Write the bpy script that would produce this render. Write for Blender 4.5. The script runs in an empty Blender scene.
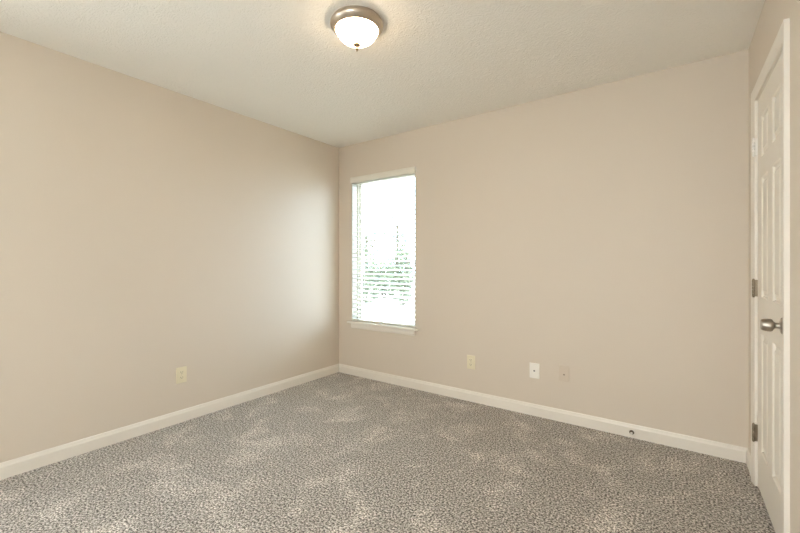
import bpy, bmesh, math, random
from mathutils import Vector, Matrix

C = bpy.context.scene.collection
SC = bpy.context.scene
W, D, H = 3.344, 4.80, 2.44          # room: x 0..W, y -D..0, z 0..H
T = 0.14                             # wall thickness

# ------------------------------------------------------------------ camera
cam = bpy.data.cameras.new('camera')
cam.sensor_width = 36.0
cam.lens = 387.29 / 800 * 36.0
cam.shift_y = -0.00275
cam.clip_start = 0.02
cam_ob = bpy.data.objects.new('camera', cam)
cam_ob.location = (2.9989, -3.0509, 1.1715)
cam_ob.rotation_euler = (math.pi / 2, 0, 0.62032)
C.objects.link(cam_ob)
SC.camera = cam_ob

# ------------------------------------------------------------------ light
world = bpy.data.worlds.new('sky')
world.use_nodes = True
SC.world = world
bg = world.node_tree.nodes['Background']
bg.inputs['Strength'].default_value = 11.0
_N, _L = world.node_tree.nodes, world.node_tree.links
_tc, _sep, _ramp = _N.new('ShaderNodeTexCoord'), _N.new('ShaderNodeSeparateXYZ'), _N.new('ShaderNodeValToRGB')
_map = _N.new('ShaderNodeMapRange')
_map.inputs['From Min'].default_value = -0.6
_map.inputs['From Max'].default_value = 0.6
_ramp.color_ramp.elements[0].color = (0.96, 0.97, 0.98, 1)       # hazy white sky on the sunny side
_ramp.color_ramp.elements[1].color = (0.74, 0.94, 1.15, 1)       # cooler sky on the far side
_L.new(_tc.outputs['Generated'], _sep.inputs[0])
_L.new(_sep.outputs['Y'], _map.inputs['Value'])
_L.new(_map.outputs['Result'], _ramp.inputs['Fac'])
_L.new(_ramp.outputs['Color'], bg.inputs['Color'])
sun = bpy.data.lights.new('sun', 'SUN')
sun.energy = 9.0
sun.color = (1.0, 0.95, 0.86)
sun.angle = 0.009
sun_ob = bpy.data.objects.new('sun', sun)
sun_ob.rotation_euler = (0, math.radians(-12), 0)     # high sun, clear of every window
C.objects.link(sun_ob)
LAMP_STRENGTH = 26.0                  # the ceiling lamp's bulb
LAMP_COLOUR = (1.0, 0.74, 0.47)

SC.view_settings.view_transform = 'Standard'
SC.view_settings.look = 'None'
SC.view_settings.gamma = 1.0
SC.view_settings.use_curve_mapping = False
SC.view_settings.exposure = -0.10
SC.cycles.use_denoising = True
SC.cycles.denoising_prefilter = 'NONE'
SC.cycles.max_bounces = 16
SC.cycles.diffuse_bounces = 10
SC.cycles.transparent_max_bounces = 16
SC.cycles.sample_clamp_indirect = 8.0


# ------------------------------------------------------------------ materials
def mat(name, col, rough=0.5, metal=0.0, spec=0.5):
    m = bpy.data.materials.new(name)
    m.use_nodes = True
    b = m.node_tree.nodes['Principled BSDF']
    b.inputs['Base Color'].default_value = (*col, 1)
    b.inputs['Roughness'].default_value = rough
    b.inputs['Metallic'].default_value = metal
    b.inputs['Specular IOR Level'].default_value = spec
    return m


def nodes_of(m):
    nt = m.node_tree
    return nt, nt.nodes, nt.links, nt.nodes['Principled BSDF']


def add_noise_bump(m, scale, strength, dist, detail=2.0, distortion=0.0):
    nt, N, L, b = nodes_of(m)
    tc = N.new('ShaderNodeTexCoord')
    n = N.new('ShaderNodeTexNoise')
    n.inputs['Scale'].default_value = scale
    n.inputs['Detail'].default_value = detail
    n.inputs['Distortion'].default_value = distortion
    bp = N.new('ShaderNodeBump')
    bp.inputs['Strength'].default_value = strength
    bp.inputs['Distance'].default_value = dist
    L.new(tc.outputs['Object'], n.inputs['Vector'])
    L.new(n.outputs['Fac'], bp.inputs['Height'])
    L.new(bp.outputs['Normal'], b.inputs['Normal'])
    return n, bp


M = {}
M['paint'] = mat('beige_wall_paint', (0.660, 0.580, 0.488), 0.5, spec=0.35)
add_noise_bump(M['paint'], 120, 0.25, 0.0012, 3.0)
M['trim'] = mat('cream_gloss_trim_paint', (0.79, 0.74, 0.665), 0.32)
M['door'] = mat('cream_door_paint', (0.77, 0.72, 0.64), 0.35)
M['vinyl'] = mat('white_vinyl', (0.60, 0.59, 0.53), 0.4)
M['blind'] = mat('white_blind_slats', (0.72, 0.71, 0.64), 0.5)
M['valance'] = mat('off_white_valance', (0.76, 0.72, 0.64), 0.45)
M['cord'] = mat('white_cord', (0.62, 0.60, 0.52), 0.8)
M['nickel'] = mat('satin_nickel', (0.48, 0.43, 0.37), 0.36, 1.0)
M['lamp_nickel'] = mat('brushed_nickel', (0.58, 0.50, 0.42), 0.30, 1.0)
M['bronze'] = mat('dark_bronze', (0.34, 0.25, 0.16), 0.4, 1.0)
M['hinge'] = mat('aged_brass', (0.26, 0.21, 0.15), 0.40, 1.0)
M['hinge_reflection'] = mat('white_hinge_reflection', (0.85, 0.83, 0.79), 0.25)  # bright reflection on the upper metal hinge, put into its colour
M['ivory'] = mat('ivory_plastic', (0.76, 0.69, 0.51), 0.35)
M['white_plate'] = mat('white_plastic', (0.86, 0.83, 0.77), 0.35)
M['slot'] = mat('dark_slot', (0.03, 0.025, 0.02), 0.7)
M['dark_jack'] = mat('dark_jack_metal', (0.12, 0.11, 0.10), 0.45, 0.6)
M['painted_plate'] = mat('beige_painted_plate', (0.635, 0.545, 0.445), 0.45)
M['painted_jack'] = mat('beige_painted_jack', (0.56, 0.48, 0.39), 0.55)
M['painted_slot'] = mat('beige_painted_recess', (0.26, 0.21, 0.17), 0.7)
M['spring'] = mat('dull_spring_steel', (0.15, 0.12, 0.09), 0.45, 1.0)
M['rubber'] = mat('white_rubber', (0.88, 0.86, 0.80), 0.5)
M['bark'] = mat('bark', (0.10, 0.08, 0.06), 0.9)
M['concrete'] = mat('pale_concrete', (0.62, 0.61, 0.58), 0.9)
add_noise_bump(M['concrete'], 20, 0.3, 0.01)


def leaf_mat(name, a, b_):
    m = mat(name, a, 0.6)
    nt, N, L, b = nodes_of(m)
    tc = N.new('ShaderNodeTexCoord')
    n = N.new('ShaderNodeTexNoise')
    n.inputs['Scale'].default_value = 3.0
    r = N.new('ShaderNodeValToRGB')
    r.color_ramp.elements[0].position = 0.35
    r.color_ramp.elements[1].position = 0.65
    r.color_ramp.elements[0].color = (*a, 1)
    r.color_ramp.elements[1].color = (*b_, 1)
    L.new(tc.outputs['Object'], n.inputs['Vector'])
    L.new(n.outputs['Fac'], r.inputs['Fac'])
    L.new(r.outputs['Color'], b.inputs['Base Color'])
    return m


M['leaf'] = leaf_mat('green_leaves', (0.100, 0.135, 0.088), (0.180, 0.220, 0.150))
M['leaf_pale'] = leaf_mat('pale_green_leaves', (0.10, 0.125, 0.09), (0.19, 0.22, 0.165))

# ceiling: stippled / crow's-foot texture
M['ceiling'] = mat('textured_ceiling_paint', (0.87, 0.845, 0.79), 0.85, spec=0.2)
nt, N, L, b = nodes_of(M['ceiling'])
tc = N.new('ShaderNodeTexCoord')
n1 = N.new('ShaderNodeTexNoise')
n1.inputs['Scale'].default_value = 7.0
n1.inputs['Detail'].default_value = 2.0
add = N.new('ShaderNodeMixRGB')
add.blend_type = 'ADD'
add.inputs['Fac'].default_value = 0.22
vo = N.new('ShaderNodeTexWave')
vo.wave_type = 'RINGS'
vo.inputs['Scale'].default_value = 18.0
vo.inputs['Distortion'].default_value = 11.0
vo.inputs['Detail'].default_value = 3.0
vo.inputs['Detail Scale'].default_value = 2.2
n2 = N.new('ShaderNodeTexNoise')
n2.inputs['Scale'].default_value = 55.0
n2.inputs['Detail'].default_value = 3.0
mul = N.new('ShaderNodeMath')
mul.operation = 'ADD'
bp = N.new('ShaderNodeBump')
bp.inputs['Strength'].default_value = 0.30
bp.inputs['Distance'].default_value = 0.006
L.new(tc.outputs['Object'], n1.inputs['Vector'])
L.new(tc.outputs['Object'], add.inputs['Color1'])
L.new(n1.outputs['Color'], add.inputs['Color2'])
L.new(add.outputs['Color'], vo.inputs['Vector'])
L.new(tc.outputs['Object'], n2.inputs['Vector'])
L.new(vo.outputs['Fac'], mul.inputs[0])
L.new(n2.outputs['Fac'], mul.inputs[1])
L.new(mul.outputs[0], bp.inputs['Height'])
L.new(bp.outputs['Normal'], b.inputs['Normal'])

# carpet: speckled frieze pile with brushed patches
M['carpet'] = mat('speckled_carpet', (0.35, 0.3, 0.25), 0.95, spec=0.1)
nt, N, L, b = nodes_of(M['carpet'])
b.inputs['Sheen Weight'].default_value = 0.15
b.inputs['Sheen Roughness'].default_value = 0.5
tc = N.new('ShaderNodeTexCoord')
nz = N.new('ShaderNodeTexNoise')
nz.inputs['Scale'].default_value = 104.0
nz.inputs['Detail'].default_value = 3.0
nz.inputs['Roughness'].default_value = 0.75
cr = N.new('ShaderNodeValToRGB')
e = cr.color_ramp.elements
e[0].position, e[0].color = 0.395, (0.045, 0.038, 0.032, 1)
e[1].position, e[1].color = 0.605, (0.84, 0.795, 0.745, 1)
mid = e.new(0.49)
mid.color = (0.325, 0.295, 0.262, 1)
pt = N.new('ShaderNodeTexNoise')
pt.inputs['Scale'].default_value = 4.2
pt.inputs['Detail'].default_value = 5.0
pt.inputs['Roughness'].default_value = 0.62
pt.inputs['Distortion'].default_value = 0.6
pr = N.new('ShaderNodeMapRange')
pr.inputs['From Min'].default_value = 0.50
pr.inputs['From Max'].default_value = 0.72
pr.inputs['To Min'].default_value = 0.94
pr.inputs['To Max'].default_value = 1.42
hs = N.new('ShaderNodeHueSaturation')
bp = N.new('ShaderNodeBump')
bp.inputs['Strength'].default_value = 0.7
bp.inputs['Distance'].default_value = 0.008
for t in (nz, pt):
    L.new(tc.outputs['Object'], t.inputs['Vector'])
L.new(nz.outputs['Fac'], cr.inputs['Fac'])
L.new(pt.outputs['Fac'], pr.inputs['Value'])
L.new(cr.outputs['Color'], hs.inputs['Color'])
L.new(pr.outputs['Result'], hs.inputs['Value'])
L.new(hs.outputs['Color'], b.inputs['Base Color'])
L.new(nz.outputs['Fac'], bp.inputs['Height'])
L.new(bp.outputs['Normal'], b.inputs['Normal'])

# window glass: clear thin pane
g = bpy.data.materials.new('clear_window_glass')
g.use_nodes = True
nt = g.node_tree
nt.nodes.clear()
out = nt.nodes.new('ShaderNodeOutputMaterial')
mx = nt.nodes.new('ShaderNodeMixShader')
lw = nt.nodes.new('ShaderNodeLayerWeight')
pw_ = nt.nodes.new('ShaderNodeMath')
pw_.operation = 'POWER'
pw_.inputs[1].default_value = 5.0
fr = nt.nodes.new('ShaderNodeMapRange')
fr.inputs['To Min'].default_value = 0.025
fr.inputs['To Max'].default_value = 0.6
nt.links.new(lw.outputs['Facing'], pw_.inputs[0])
nt.links.new(pw_.outputs[0], fr.inputs['Value'])
tr = nt.nodes.new('ShaderNodeBsdfTransparent')
tr.inputs['Color'].default_value = (0.97, 0.985, 0.98, 1)
gl = nt.nodes.new('ShaderNodeBsdfGlossy')
gl.inputs['Roughness'].default_value = 0.02
nt.links.new(fr.outputs[0], mx.inputs[0])
nt.links.new(tr.outputs[0], mx.inputs[1])
nt.links.new(gl.outputs[0], mx.inputs[2])
nt.links.new(mx.outputs[0], out.inputs[0])
M['glass'] = g

# lamp shade: frosted glass lit from inside
m = mat('lit_frosted_glass', (0.85, 0.8, 0.7), 0.3)
b = m.node_tree.nodes['Principled BSDF']
b.inputs['Emission Color'].default_value = (*LAMP_COLOUR, 1)
b.inputs['Emission Strength'].default_value = LAMP_STRENGTH
M['shade'] = m


# ------------------------------------------------------------------ mesh helpers
def bx(bm, x0, x1, y0, y1, z0, z1):
    v = [bm.verts.new((x, y, z)) for z in (z0, z1) for y in (y0, y1) for x in (x0, x1)]
    for f in ((0, 2, 3, 1), (4, 5, 7, 6), (0, 1, 5, 4), (2, 6, 7, 3), (0, 4, 6, 2), (1, 3, 7, 5)):
        bm.faces.new([v[i] for i in f])
    return v


def rounded(bm, x0, x1, y0, y1, z0, z1, r, seg=2):
    t = bmesh.new()
    bx(t, x0, x1, y0, y1, z0, z1)
    bmesh.ops.bevel(t, geom=t.edges[:], offset=r, segments=seg, profile=0.5, affect='EDGES')
    merge(bm, t)


def merge(bm, t, mtx=None):
    if mtx is not None:
        bmesh.ops.transform(t, matrix=mtx, verts=t.verts)
    me = bpy.data.meshes.new('tmp')
    t.to_mesh(me)
    t.free()
    bm.from_mesh(me)
    bpy.data.meshes.remove(me)


def lathe(bm, prof, seg=48, mtx=None):
    """prof: (r, z) from one end to the other, spun about z."""
    t = bmesh.new()
    rings = []
    for r, z in prof:
        if r < 1e-6:
            rings.append([t.verts.new((0, 0, z))])
        else:
            rings.append([t.verts.new((r * math.cos(2 * math.pi * k / seg), r * math.sin(2 * math.pi * k / seg), z)) for k in range(seg)])
    for a, c in zip(rings, rings[1:]):
        for k in range(seg):
            j = (k + 1) % seg
            if len(a) == 1 and len(c) == 1:
                continue
            if len(a) == 1:
                t.faces.new((a[0], c[k], c[j]))
            elif len(c) == 1:
                t.faces.new((a[k], a[j], c[0]))
            else:
                t.faces.new((a[k], a[j], c[j], c[k]))
    bmesh.ops.recalc_face_normals(t, faces=t.faces)
    merge(bm, t, mtx)


def prism(bm, prof, p0, p1, u, w=(0, 0, 1)):
    """sweep a closed 2-D profile (a along u, b along w) from p0 to p1; each end may be
    mitred by passing p0 / p1 as functions of (a, b)."""
    u, w = Vector(u), Vector(w)
    f0 = p0 if callable(p0) else (lambda a, b_: Vector(p0) + u * a + w * b_)
    f1 = p1 if callable(p1) else (lambda a, b_: Vector(p1) + u * a + w * b_)
    A = [bm.verts.new(f0(a, c)) for a, c in prof]
    B = [bm.verts.new(f1(a, c)) for a, c in prof]
    n = len(prof)
    for i in range(n):
        j = (i + 1) % n
        bm.faces.new((A[i], A[j], B[j], B[i]))
    bm.faces.new(A[::-1])
    bm.faces.new(B)


def tube(bm, pts, r, seg=8):
    pts = [Vector(p) for p in pts]
    rings = []
    for i, p in enumerate(pts):
        d = (pts[min(i + 1, len(pts) - 1)] - pts[max(i - 1, 0)]).normalized()
        up = Vector((0, 0, 1)) if abs(d.z) < 0.9 else Vector((1, 0, 0))
        a = d.cross(up).normalized()
        c = d.cross(a).normalized()
        rings.append([bm.verts.new(p + (a * math.cos(2 * math.pi * k / seg) + c * math.sin(2 * math.pi * k / seg)) * r) for k in range(seg)])
    for A, B in zip(rings, rings[1:]):
        for k in range(seg):
            j = (k + 1) % seg
            bm.faces.new((A[k], A[j], B[j], B[k]))
    bm.faces.new(rings[0][::-1])
    bm.faces.new(rings[-1])


def obj(name, bm, m, parent=None, loc=(0, 0, 0), smooth=None):
    bmesh.ops.recalc_face_normals(bm, faces=bm.faces)
    me = bpy.data.meshes.new(name)
    bm.to_mesh(me)
    bm.free()
    me.materials.append(M[m])
    if smooth is not None:
        for p in me.polygons:
            p.use_smooth = True
        me.set_sharp_from_angle(angle=math.radians(smooth))
    o = bpy.data.objects.new(name, me)
    o.location = loc
    C.objects.link(o)
    if parent:
        o.parent = parent
    return o


def struct(name, bm, m, parent=None, label=None, cat=None):
    o = obj(name, bm, m, parent)
    if parent is None:
        o['kind'] = 'structure'
        if label:
            o['label'] = label
            o['category'] = cat
    return o


def thing(name, label, cat, loc, group=None, rot=(0, 0, 0)):
    o = bpy.data.objects.new(name, None)
    o.empty_display_size = 0.05
    C.objects.link(o)
    o.location = loc
    o.rotation_euler = rot
    o['label'], o['category'] = label, cat
    if group:
        o['group'] = group
    return o


# ------------------------------------------------------------------ room shell
bm = bmesh.new()
bx(bm, -T, W + T, -D - T, T, -0.1, 0)
struct('floor', bm, 'carpet', label='speckled grey brown carpet covering the whole bedroom floor', cat='carpet')
bm = bmesh.new()
bx(bm, -T, W + T, -D - T, T, H, H + 0.12)
struct('ceiling', bm, 'ceiling', label='off white textured ceiling around the flush lamp', cat='ceiling')
bm = bmesh.new()
LY0, LY1, LZ0, LZ1 = -4.65, -3.25, 0.50, 2.20       # unseen third window, added in the left wall to brighten the room
bx(bm, -T, 0, LY1, T, 0, H)
bx(bm, -T, 0, -D - T, LY0, 0, H)
bx(bm, -T, 0, LY0, LY1, 0, LZ0)
bx(bm, -T, 0, LY0, LY1, LZ1, H)
struct('wall_left', bm, 'paint', label='plain beige wall on the left with one outlet', cat='wall')

WX0, WX1, WZ0, WZ1 = 0.193, 0.995, 0.548, 2.07     # window opening
bm = bmesh.new()
bx(bm, 0, WX0, 0, T, 0, H)
bx(bm, WX1, W, 0, T, 0, H)
bx(bm, WX0, WX1, 0, T, 0, WZ0)
bx(bm, WX0, WX1, 0, T, WZ1, H)
struct('wall_back', bm, 'paint', label='beige back wall holding the narrow window', cat='wall')

LEAF0, LEAF1, LEAFZ = -0.299, -0.957, 2.030         # door leaf: far edge, near edge, top
J0, J1, JZ = LEAF0 + 0.003, LEAF1 - 0.003, LEAFZ + 0.003
bm = bmesh.new()
bx(bm, W, W + T, J0 + 0.018, T, 0, H)
bx(bm, W, W + T, -D - T, J1 - 0.018, 0, H)
bx(bm, W, W + T, J1 - 0.018, J0 + 0.018, JZ + 0.018, H)
bx(bm, W + T, W + T + 0.05, J1 - 0.1, J0 + 0.1, 0, JZ + 0.1)
struct('wall_right', bm, 'paint', label='beige wall on the right around the panelled door', cat='wall')

NX0, NX1, NZ0, NZ1 = 1.60, 3.20, 0.50, 2.20         # unseen second window, added behind the camera for fill daylight
bm = bmesh.new()
bx(bm, 0, NX0, -D - T, -D, 0, H)
bx(bm, NX1, W, -D - T, -D, 0, H)
bx(bm, NX0, NX1, -D - T, -D, 0, NZ0)
bx(bm, NX0, NX1, -D - T, -D, NZ1, H)
struct('wall_near', bm, 'paint')

# baseboards: 12 mm board with a sloping moulded top
BH = 0.089
BP = [(0, 0), (0.0125, 0), (0.0125, 0.062), (0.0118, 0.067), (0.0085, 0.073), (0.0065, 0.081), (0.0045, 0.087), (0, BH)]
bm = bmesh.new()
prism(bm, BP, lambda a, c: Vector((a, -D + a, c)), lambda a, c: Vector((a, -a, c)), (1, 0, 0))
struct('baseboard_left', bm, 'trim', label='cream baseboard along the foot of the left wall', cat='baseboard')
bm = bmesh.new()
prism(bm, BP, lambda a, c: Vector((a, -a, c)), lambda a, c: Vector((W - a, -a, c)), (0, -1, 0))
struct('baseboard_back', bm, 'trim', label='cream baseboard along the foot of the back wall', cat='baseboard')
CO0, CO1 = J0 + 0.062, J1 - 0.062                    # outer edges of the door casing
bm = bmesh.new()
prism(bm, BP, lambda a, c: Vector((W - a, -a, c)), lambda a, c: Vector((W - a, CO0, c)), (-1, 0, 0))
prism(bm, BP, lambda a, c: Vector((W - a, CO1, c)), lambda a, c: Vector((W - a, -D + a, c)), (-1, 0, 0))
struct('baseboard_right', bm, 'trim', label='short cream baseboard between the corner and the door casing', cat='baseboard')
bm = bmesh.new()
prism(bm, BP, lambda a, c: Vector((a, -D + a, c)), lambda a, c: Vector((W - a, -D + a, c)), (0, 1, 0))
struct('baseboard_near', bm, 'trim')

# ------------------------------------------------------------------ door frame (casing + jamb)
# casing profile across its width (b: 0 inner edge .. 0.057 outer edge) and thickness a
CP = [(0, 0.0), (0.0085, 0.0), (0.0105, 0.004), (0.0115, 0.012), (0.0125, 0.024), (0.0155, 0.036), (0.0175, 0.042), (0.0175, 0.055), (0.0165, 0.057), (0, 0.057)]
bm = bmesh.new()
ci0, ci1, ciz = J0 + 0.005, J1 - 0.005, JZ + 0.005   # inner edges (5 mm reveal)
prism(bm, CP, lambda a, c: Vector((W - a, ci0 + c, 0)), lambda a, c: Vector((W - a, ci0 + c, ciz + c)), (0, 0, 0))
prism(bm, CP, lambda a, c: Vector((W - a, ci1 - c, 0)), lambda a, c: Vector((W - a, ci1 - c, ciz + c)), (0, 0, 0))
prism(bm, CP, lambda a, c: Vector((W - a, ci0 + c, ciz + c)), lambda a, c: Vector((W - a, ci1 - c, ciz + c)), (0, 0, 0))
casing = struct('trim_1', bm, 'trim', label='cream moulded casing framing the door on the right', cat='door casing')
bm = bmesh.new()
bx(bm, W, W + T, J0, J0 + 0.018, 0, JZ + 0.018)
bx(bm, W, W + T, J1 - 0.018, J1, 0, JZ + 0.018)
bx(bm, W, W + T, J1, J0, JZ, JZ + 0.018)
bx(bm, W + 0.040, W + 0.075, J0 - 0.011, J0, 0, JZ)
bx(bm, W + 0.040, W + 0.075, J1, J1 + 0.011, 0, JZ)
bx(bm, W + 0.040, W + 0.075, J1 + 0.011, J0 - 0.011, JZ - 0.011, JZ)
struct('jamb', bm, 'trim', casing)

# ------------------------------------------------------------------ door leaf: six moulded panels
def panel_face(bm, ys, zs, panels, x):
    """front of the leaf: grid of flat rails with sunk, raised-field panels. panels: set of (i, j) cells."""
    for i in range(len(ys) - 1):
        for j in range(len(zs) - 1):
            y0, y1, z0, z1 = ys[i], ys[i + 1], zs[j], zs[j + 1]
            rings = [(0, 0)]
            if (i, j) in panels:
                rings = [(0, 0), (0.003, 0.002), (0.008, 0.0085), (0.013, 0.0095), (0.020, 0.0095), (0.034, 0.0025), (0.036, 0.0015)]
            prev = None
            for ins, dep in rings:
                r = [bm.verts.new((x + dep, y, z)) for y, z in ((y0 + ins, z0 + ins), (y1 - ins, z0 + ins), (y1 - ins, z1 - ins), (y0 + ins, z1 - ins))]
                if prev:
                    for k in range(4):
                        bm.faces.new((prev[k], prev[(k + 1) % 4], r[(k + 1) % 4], r[k]))
                prev = r
            bm.faces.new(prev)


ST = 0.106
pw = (LEAF0 - LEAF1 - 3 * ST) / 2
ys = [LEAF1, LEAF1 + ST, LEAF1 + ST + pw, LEAF1 + 2 * ST + pw, LEAF1 + 2 * ST + 2 * pw, LEAF0]
zs = [0.012, 0.225, 0.825, 1.005, 1.610, 1.712, 1.918, LEAFZ]
bm = bmesh.new()
XF = W + 0.002
panel_face(bm, ys, zs, {(i, j) for i in (1, 3) for j in (1, 3, 5)}, XF)
xb = XF + 0.035
y0, y1, z0, z1 = LEAF1, LEAF0, zs[0], LEAFZ
for q in (((xb, y0, z0), (xb, y1, z0), (xb, y1, z1), (xb, y0, z1)),
          ((XF, y0, z0), (xb, y0, z0), (xb, y0, z1), (XF, y0, z1)),
          ((XF, y1, z0), (xb, y1, z0), (xb, y1, z1), (XF, y1, z1)),
          ((XF, y0, z1), (xb, y0, z1), (xb, y1, z1), (XF, y1, z1)),
          ((XF, y0, z0), (xb, y0, z0), (xb, y1, z0), (XF, y1, z0))):
    bm.faces.new([bm.verts.new(p) for p in q])
bmesh.ops.remove_doubles(bm, verts=bm.verts, dist=1e-5)
door = struct('door_1', bm, 'door', label='closed cream six panel door with a nickel knob', cat='door')


def hinge(z, m, label=None):
    bm = bmesh.new()
    hy = (LEAF0 + J0) / 2
    hx = W - 0.0145
    for k in range(5):                                 # knuckles
        t = bmesh.new()
        a, c = z - 0.045 + k * 0.018, z - 0.045 + (k + 1) * 0.018 - 0.0012
        lathe(bm, [(0, a), (0.0058, a), (0.0064, a + 0.001), (0.0064, c - 0.001), (0.0058, c), (0, c)], 20, Matrix.Translation((hx, hy, 0)))
        t.free()
    for s in (-1, 1):                                  # pin ends
        zz = z + s * 0.045
        lathe(bm, [(0, zz + s * 0.005), (0.003, zz + s * 0.0045), (0.0045, zz + s * 0.002), (0.0045, zz - s * 0.002), (0, zz - s * 0.002)], 16, Matrix.Translation((hx, hy, 0)))
    bx(bm, hx, W + 0.030, hy - 0.0014, hy + 0.0014, z - 0.044, z + 0.044)      # leaf plates in the gap
    o = obj('hinge', bm, m, door, smooth=40)
    if label:
        o['label'] = label
    return o


hinge(1.790, 'hinge_reflection', 'upper hinge with its bright reflection coloured white')
hinge(1.046, 'hinge', 'dull brass middle hinge')
hinge(0.283, 'hinge', 'dull brass lower hinge')

KY, KZ = LEAF1 + 0.062, 0.924
RX = Matrix.Translation((XF, KY, KZ)) @ Matrix.Rotation(-math.pi / 2, 4, 'Y')   # +z of the lathe points into the room (-x)
bm = bmesh.new()
lathe(bm, [(0, 0.0), (0.033, 0.0), (0.033, 0.003), (0.030, 0.0065), (0.020, 0.009), (0.015, 0.010), (0, 0.010)], 48, RX)
ros = obj('rosette', bm, 'nickel', door, smooth=35)
bm = bmesh.new()
lathe(bm, [(0, 0.008), (0.0125, 0.008), (0.0115, 0.014), (0.0115, 0.024), (0.016, 0.028), (0.0235, 0.032), (0.0255, 0.037), (0.0255, 0.043),
           (0.0245, 0.053), (0.0225, 0.061), (0.0205, 0.0645), (0.0185, 0.0660), (0.012, 0.0655), (0.0, 0.0645)], 48, RX)
obj('door_knob', bm, 'nickel', door, smooth=35)

# ------------------------------------------------------------------ windows
def window(name, w, z0, z1, mtx, label=None, F=0.045, S=0.036, single=False):
    """single-hung vinyl window, built with x across (0..w), y from the inner wall face outwards."""
    bm = bmesh.new()
    bx(bm, 0, F, 0.075, 0.135, z0, z1)
    bx(bm, w - F, w, 0.075, 0.135, z0, z1)
    bx(bm, F, w - F, 0.075, 0.135, z0, z0 + F)
    bx(bm, F, w - F, 0.075, 0.135, z1 - F, z1)
    bmesh.ops.transform(bm, matrix=mtx, verts=bm.verts)
    fr = obj(name, bm, 'vinyl')
    fr['kind'] = 'structure'
    if label:
        fr['label'], fr['category'] = label, 'window'
    zm = (z0 + z1) / 2
    for lo, hi, a, c in ((z0 + F, z1 - F, 0.095, 0.117),) if single else ((z0 + F, zm + 0.02, 0.085, 0.105), (zm - 0.02, z1 - F, 0.108, 0.128)):
        bm = bmesh.new()
        bx(bm, F, F + S, a, c, lo, hi)
        bx(bm, w - F - S, w - F, a, c, lo, hi)
        bx(bm, F + S, w - F - S, a, c, lo, lo + S)
        bx(bm, F + S, w - F - S, a, c, hi - S, hi)
        bmesh.ops.transform(bm, matrix=mtx, verts=bm.verts)
        sash = obj('sash', bm, 'vinyl', fr)
        bm = bmesh.new()
        m_ = (a + c) / 2
        bx(bm, F + S - 0.004, w - F - S + 0.004, m_ - 0.002, m_ + 0.002, lo + S - 0.004, hi - S + 0.004)
        bmesh.ops.transform(bm, matrix=mtx, verts=bm.verts)
        obj('pane', bm, 'glass', sash)
    return fr


win = window('window_1', WX1 - WX0, WZ0, WZ1, Matrix.Translation((WX0, 0, 0)), 'narrow bright window in the back wall behind a white blind', 0.022, 0.022, True)
bm = bmesh.new()
bx(bm, WX0, WX0 + 0.004, 0.001, 0.075, 0.569, WZ1)
bx(bm, WX1 - 0.004, WX1, 0.001, 0.075, 0.569, WZ1)
bx(bm, WX0 + 0.004, WX1 - 0.004, 0.001, 0.075, WZ1 - 0.004, WZ1)
obj('jamb', bm, 'vinyl', win)
bm = bmesh.new()
rounded(bm, 0.146, 1.032, -0.036, -0.0, 0.548, 0.569, 0.006, 3)
bx(bm, WX0 + 0.001, WX1 - 0.001, -0.002, 0.075, 0.5482, 0.569)
obj('window_sill', bm, 'trim', win, smooth=40)
bm = bmesh.new()
prism(bm, [(0, 0.548), (0.013, 0.548), (0.013, 0.514), (0.011, 0.506), (0.006, 0.498), (0, 0.496)], (0.190, 0, 0), (0.990, 0, 0), (0, -1, 0))
obj('apron', bm, 'trim', win)
window('added_window_2', NX1 - NX0, NZ0, NZ1, Matrix.Translation((NX1, -D, 0)) @ Matrix.Rotation(math.pi, 4, 'Z'))  # added window, lets in daylight from the camera side
window('added_window_3', LY1 - LY0, LZ0, LZ1, Matrix.Translation((0, LY0, 0)) @ Matrix.Rotation(math.pi / 2, 4, 'Z'))  # added window, brings in more daylight from the left, out of view

# ------------------------------------------------------------------ window blind
blind = thing('window_blind', 'white slatted blind with open slats and a valance, hung inside the window', 'window blind', (0.594, 0.0, WZ1))
def bl(name, bm, m, parent=None, smooth=None):
    bmesh.ops.translate(bm, verts=bm.verts, vec=(-0.594, 0, -WZ1))
    return obj(name, bm, m, parent or blind, smooth=smooth)


VZ0, VZ1, VY = 2.028, 2.088, -0.026
bm = bmesh.new()
prism(bm, [(0.0, VZ0 + 0.004), (0.002, VZ0), (0.012, VZ0), (0.012, VZ1), (0.004, VZ1), (0.0, VZ1 - 0.006), (0.0, VZ1 - 0.016), (0.002, VZ1 - 0.020)],
      (0.192, VY, 0), (1.006, VY, 0), (0, 1, 0))
bx(bm, 0.192, 0.202, VY + 0.012, -0.0005, VZ0, VZ1)     # returns to the wall
bx(bm, 0.996, 1.006, VY + 0.012, -0.0005, VZ0, VZ1)
bl('valance', bm, 'valance')
bm = bmesh.new()
bx(bm, WX0 + 0.006, WX1 - 0.006, 0.012, 0.066, WZ1 - 0.046, WZ1 - 0.005)
bl('headrail', bm, 'blind')
SY, SW, TILT = 0.040, 0.050, math.radians(14)
slat_top, slat_bot, pitch = 2.004, 0.622, 0.0445
bm = bmesh.new()
nsl = int(round((slat_top - slat_bot) / pitch))
for k in range(nsl + 1):
    z = slat_top - k * (slat_top - slat_bot) / nsl
    prof = []
    up = [(-0.025 + 0.05 * i / 6, 0.0022 * (1 - ((i - 3) / 3) ** 2)) for i in range(7)]
    prof = [(a, c + 0.0013) for a, c in up] + [(a, c - 0.0013) for a, c in up[::-1]]
    rot = [(a * math.cos(TILT) - c * math.sin(TILT), a * math.sin(TILT) + c * math.cos(TILT)) for a, c in prof]
    prism(bm, rot, (WX0 + 0.006, SY, z), (WX1 - 0.006, SY, z), (0, 1, 0))
bl('slats', bm, 'blind', smooth=40)
bm = bmesh.new()
rounded(bm, WX0 + 0.006, WX1 - 0.006, SY - 0.026, SY + 0.026, 0.574, 0.590, 0.004)
bl('bottom_rail', bm, 'blind', smooth=40)
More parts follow.
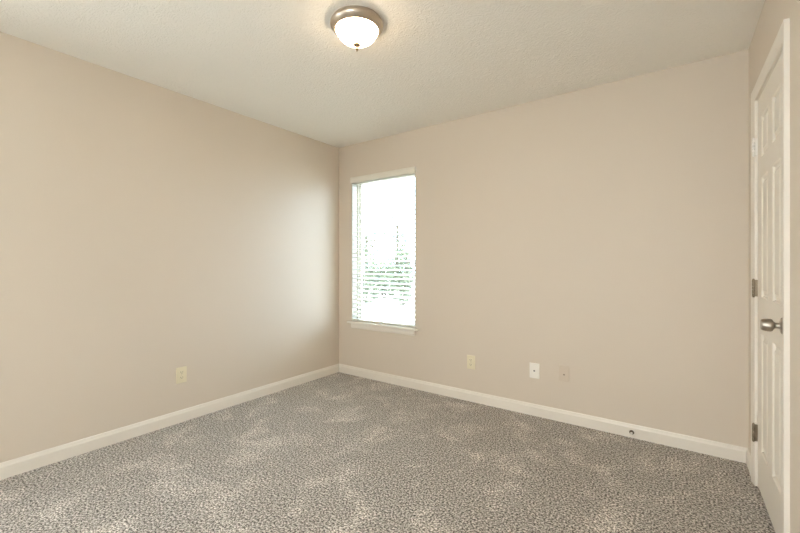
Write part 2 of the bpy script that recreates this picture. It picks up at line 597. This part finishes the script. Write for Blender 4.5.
for x in (WX0 + 0.115, WX1 - 0.115):
    bm = bmesh.new()
    for yo in (-0.0275, 0.0275):
        tube(bm, [(x, SY + yo, 0.588), (x, SY + yo, WZ1 - 0.044)], 0.0011, 6)
    for k in range(nsl + 1):
        z = slat_top - k * (slat_top - slat_bot) / nsl - 0.003
        tube(bm, [(x, SY - 0.0275, z - 0.003), (x, SY + 0.0275, z + 0.003)], 0.0007, 5)
    bl('ladder_cord', bm, 'cord')

# ------------------------------------------------------------------ ceiling light
lamp = thing('ceiling_light', 'round flush ceiling lamp with brushed nickel pan and glowing frosted glass bowl', 'ceiling lamp', (1.637, -1.532, H))
bm = bmesh.new()
lathe(bm, [(0, 0), (0.131, 0.0), (0.1315, -0.004), (0.1345, -0.008), (0.138, -0.012), (0.1385, -0.020), (0.137, -0.026), (0.133, -0.032),
           (0.127, -0.038), (0.121, -0.043), (0.116, -0.046), (0.113, -0.047), (0.111, -0.045), (0.111, -0.038), (0, -0.038)], 96)
obj('pan', bm, 'lamp_nickel', lamp, smooth=50)
bm = bmesh.new()
lathe(bm, [(0.1095, -0.038), (0.1105, -0.049), (0.1085, -0.055), (0.1035, -0.061), (0.100, -0.067), (0.094, -0.077), (0.084, -0.088),
           (0.070, -0.098), (0.054, -0.106), (0.036, -0.1125), (0.018, -0.1165), (0.0, -0.118)], 96)
obj('glass_shade', bm, 'shade', lamp, smooth=60)
bm = bmesh.new()
lathe(bm, [(0, -0.112), (0.016, -0.1150), (0.0185, -0.119), (0.0180, -0.123), (0.013, -0.127), (0.0075, -0.131), (0.0065, -0.135), (0.0085, -0.139),
           (0.0085, -0.144), (0.006, -0.148), (0.003, -0.151), (0.0025, -0.155), (0, -0.157)], 32)
obj('finial', bm, 'bronze', lamp, smooth=50)

# ------------------------------------------------------------------ wall plates (local: x across, -y out of the wall, z up)
def plate(bm, w=0.0745, h=0.117, t=0.0065):
    tb = bmesh.new()
    v = bx(tb, -w / 2, w / 2, -t, 0, -h / 2, h / 2)
    front = [e for e in tb.edges if all(abs(q.co.y + t) < 1e-6 for q in e.verts)]
    bmesh.ops.bevel(tb, geom=front, offset=0.004, segments=3, profile=0.55, affect='EDGES')
    merge(bm, tb)


def ybox_disc(bm, x, z, r, d0, d1, seg=24, squash=None):
    m_ = Matrix.Translation((x, 0, z)) @ Matrix.Rotation(math.pi / 2, 4, 'X')
    lathe(bm, [(0, d0), (r, d0), (r, d1 - 0.0008), (r - 0.0008, d1), (0, d1)], seg, m_)


def duplex(label, loc, rot, m):
    o = thing('electrical_outlet', label, 'outlet', loc, rot=rot)
    bm = bmesh.new()
    plate(bm)
    obj('cover_plate', bm, m, o, smooth=40)
    for z in (0.0195, -0.0195):
        bm = bmesh.new()
        rounded(bm, -0.0165, 0.0165, -0.0080, -0.0050, z - 0.0140, z + 0.0140, 0.0022, 2)
        f = obj('receptacle', bm, m, o, smooth=40)
        bm = bmesh.new()
        bx(bm, -0.0085, -0.0060, -0.0083, -0.0079, z - 0.001, z + 0.008)
        bx(bm, 0.0060, 0.0085, -0.0083, -0.0079, z - 0.001, z + 0.007)
        ybox_disc(bm, 0, z - 0.0075, 0.0026, 0.0079, 0.0083 + 0.0004, 12)
        obj('slot', bm, 'slot', f)
    bm = bmesh.new()
    ybox_disc(bm, 0, 0, 0.0032, 0.005, 0.0068, 16)
    obj('screw', bm, 'nickel', o)
    return o


duplex('ivory duplex outlet low on the left wall above the baseboard', (0, -1.652, 0.349), (0, 0, math.pi / 2), 'ivory')
duplex('ivory duplex outlet low on the back wall, nearest the window', (1.568, 0, 0.334), (0, 0, 0), 'ivory')

o = thing('cable_plate', 'white wall plate with one dark cable jack, between two other plates on the back wall', 'wall plate', (2.102, 0, 0.347))
bm = bmesh.new()
plate(bm)
obj('cover_plate', bm, 'white_plate', o, smooth=40)
bm = bmesh.new()
hexm = Matrix.Translation((0, 0, 0)) @ Matrix.Rotation(math.pi / 2, 4, 'X')
lathe(bm, [(0, 0.006), (0.0068, 0.006), (0.0068, 0.0085), (0, 0.0080)], 6, hexm)
lathe(bm, [(0, 0.0078), (0.0047, 0.0078), (0.0047, 0.0150), (0.0036, 0.0152), (0.0036, 0.0120), (0, 0.0120)], 20, hexm)
obj('coaxial_jack', bm, 'dark_jack', o, smooth=30)
for z in (0.0415, -0.0415):
    bm = bmesh.new()
    ybox_disc(bm, 0, z, 0.003, 0.005, 0.0066, 16)
    obj('screw', bm, 'white_plate', o)

o = thing('phone_plate', 'wall plate painted beige like the back wall, nearest the door', 'wall plate', (2.319, 0, 0.360))
bm = bmesh.new()
plate(bm, 0.071, 0.116)
obj('cover_plate', bm, 'painted_plate', o, smooth=40)
bm = bmesh.new()
rounded(bm, -0.0075, 0.0075, -0.0072, -0.005, -0.0145, -0.0005, 0.0008, 1)
j = obj('phone_jack', bm, 'painted_jack', o)
bm = bmesh.new()
bx(bm, -0.0052, 0.0052, -0.0076, -0.0071, -0.0120, -0.0030)
obj('jack_opening', bm, 'painted_slot', j)
for z in (0.0415, -0.0415):
    bm = bmesh.new()
    ybox_disc(bm, 0, z, 0.003, 0.005, 0.0064, 16)
    obj('screw', bm, 'painted_plate', o)

# ------------------------------------------------------------------ door stop on the back baseboard
o = thing('door_stop', 'small spring door stop with white tip screwed to the back baseboard', 'door stop', (2.752, -0.0125, 0.037))
OUT = Matrix.Rotation(math.pi / 2, 4, 'X')             # lathe +z -> -y
bm = bmesh.new()
lathe(bm, [(0, 0), (0.0145, 0), (0.0145, 0.002), (0.012, 0.004), (0.0065, 0.006), (0, 0.008)], 32, OUT)
obj('base', bm, 'spring', o, smooth=40)
bm = bmesh.new()
turns, ln = 3, 0.010
tube(bm, [(0.0062 * math.cos(t * 2 * math.pi / 14), -0.005 - ln * t / (turns * 14), 0.0062 * math.sin(t * 2 * math.pi / 14)) for t in range(turns * 14 + 1)], 0.0013, 6)
obj('spring', bm, 'spring', o, smooth=60)
bm = bmesh.new()
lathe(bm, [(0, 0.013), (0.0062, 0.013), (0.0070, 0.015), (0.0070, 0.020), (0.0055, 0.023), (0, 0.024)], 24, OUT)
obj('rubber_tip', bm, 'rubber', o, smooth=40)

# ------------------------------------------------------------------ outdoors, seen through the blind
GZ = -0.45
bm = bmesh.new()
bx(bm, -40, 25, T + 0.01, 45, GZ - 0.2, GZ)
bx(bm, -40, 25, -30, -D - T - 0.01, GZ - 0.2, GZ)
bx(bm, -40, -T - 0.01, -D - T - 0.01, T + 0.01, GZ - 0.2, GZ)
o = struct('ground', bm, 'concrete', label='pale paved ground outside the window', cat='ground')


def foliage(bm, rng, n, rx, ry, rz, cz, leaf, zmin=None):
    for _ in range(n):
        while True:
            p = Vector((rng.uniform(-1, 1), rng.uniform(-1, 1), rng.uniform(-1, 1)))
            if 0.25 < p.length < 1:
                break
        lump = 1 + 0.22 * math.sin(5 * p.x + 3 * p.z) * math.cos(4 * p.y - 2 * p.z)
        c = Vector((p.x * rx * lump, p.y * ry * lump, cz + p.z * rz * lump))
        if zmin is not None and c.z < zmin:
            continue
        d = Vector((rng.gauss(0, 1), rng.gauss(0, 1), rng.gauss(0, 0.6))).normalized()
        s = d.cross(Vector((rng.gauss(0, 1), rng.gauss(0, 1), rng.gauss(0, 1)))).normalized()
        l = leaf * rng.uniform(0.7, 1.3)
        nrm = d.cross(s) * l * 0.12
        q = [c - d * l * 0.5, c + s * l * 0.27 + nrm, c + d * l * 0.5, c - s * l * 0.27 + nrm]
        v = [bm.verts.new(t) for t in q]
        bm.faces.new((v[0], v[1], v[2]))
        bm.faces.new((v[0], v[2], v[3]))


def shrub(label, loc, r, h, seed, m='leaf'):
    rng = random.Random(seed)
    o = thing('shrub', label, 'shrub', loc, 'shrubs beyond the window')
    bm = bmesh.new()
    for k in range(7):
        a = rng.uniform(0, 6.283)
        tube(bm, [(0.05 * math.cos(a), 0.05 * math.sin(a), 0), (r * 0.3 * math.cos(a), r * 0.3 * math.sin(a), h * 0.4), (r * 0.6 * math.cos(a), r * 0.6 * math.sin(a), h * 0.75)], 0.018, 6)
    obj('stem', bm, 'bark', o)
    bm = bmesh.new()
    foliage(bm, rng, 1800, r, r, h * 0.52, h * 0.52, 0.14, 0.02)
    obj('foliage', bm, m, o)


def tree(label, loc, h, r, seed):
    rng = random.Random(seed)
    o = thing('tree', label, 'tree', loc, 'trees beyond the window')
    bm = bmesh.new()
    tube(bm, [(0, 0, 0), (0.04, 0.02, h * 0.25), (-0.03, 0.05, h * 0.5), (0.02, 0, h * 0.8)], 0.09, 10)
    for k in range(6):
        a = k * 1.05 + rng.uniform(-0.3, 0.3)
        z = h * rng.uniform(0.4, 0.65)
        tube(bm, [(0, 0, z), (r * 0.4 * math.cos(a), r * 0.4 * math.sin(a), z + h * 0.1), (r * 0.75 * math.cos(a), r * 0.75 * math.sin(a), z + h * 0.18)], 0.03, 6)
    obj('trunk', bm, 'bark', o)
    bm = bmesh.new()
    foliage(bm, rng, 900, r, r, h * 0.33, h * 0.66, 0.17)
    obj('crown', bm, 'leaf_pale', o)


def out_at(px, dist):
    """ground point seen at picture column px, dist metres along the view axis"""
    ang = 0.62032
    t = (px - 400) / 387.29
    return (2.9989 + dist * (-math.sin(ang) + t * math.cos(ang)), -3.0509 + dist * (math.cos(ang) + t * math.sin(ang)), GZ)


shrub('broad green shrub at the left of the row seen through the blind', out_at(364, 15.5), 0.80, 2.05, 3)
shrub('green shrub in the middle of the row seen through the blind', out_at(384, 18.5), 0.75, 1.80, 5)
shrub('taller dark green shrub at the right of the row seen through the blind', out_at(402, 15.5), 0.55, 2.35, 8)
tree('pale leafy tree standing behind the left shrub outside', out_at(366, 24.0), 4.3, 1.0, 11)
tree('taller pale leafy tree standing behind the right shrub outside', out_at(397, 25.0), 5.2, 0.9, 12)
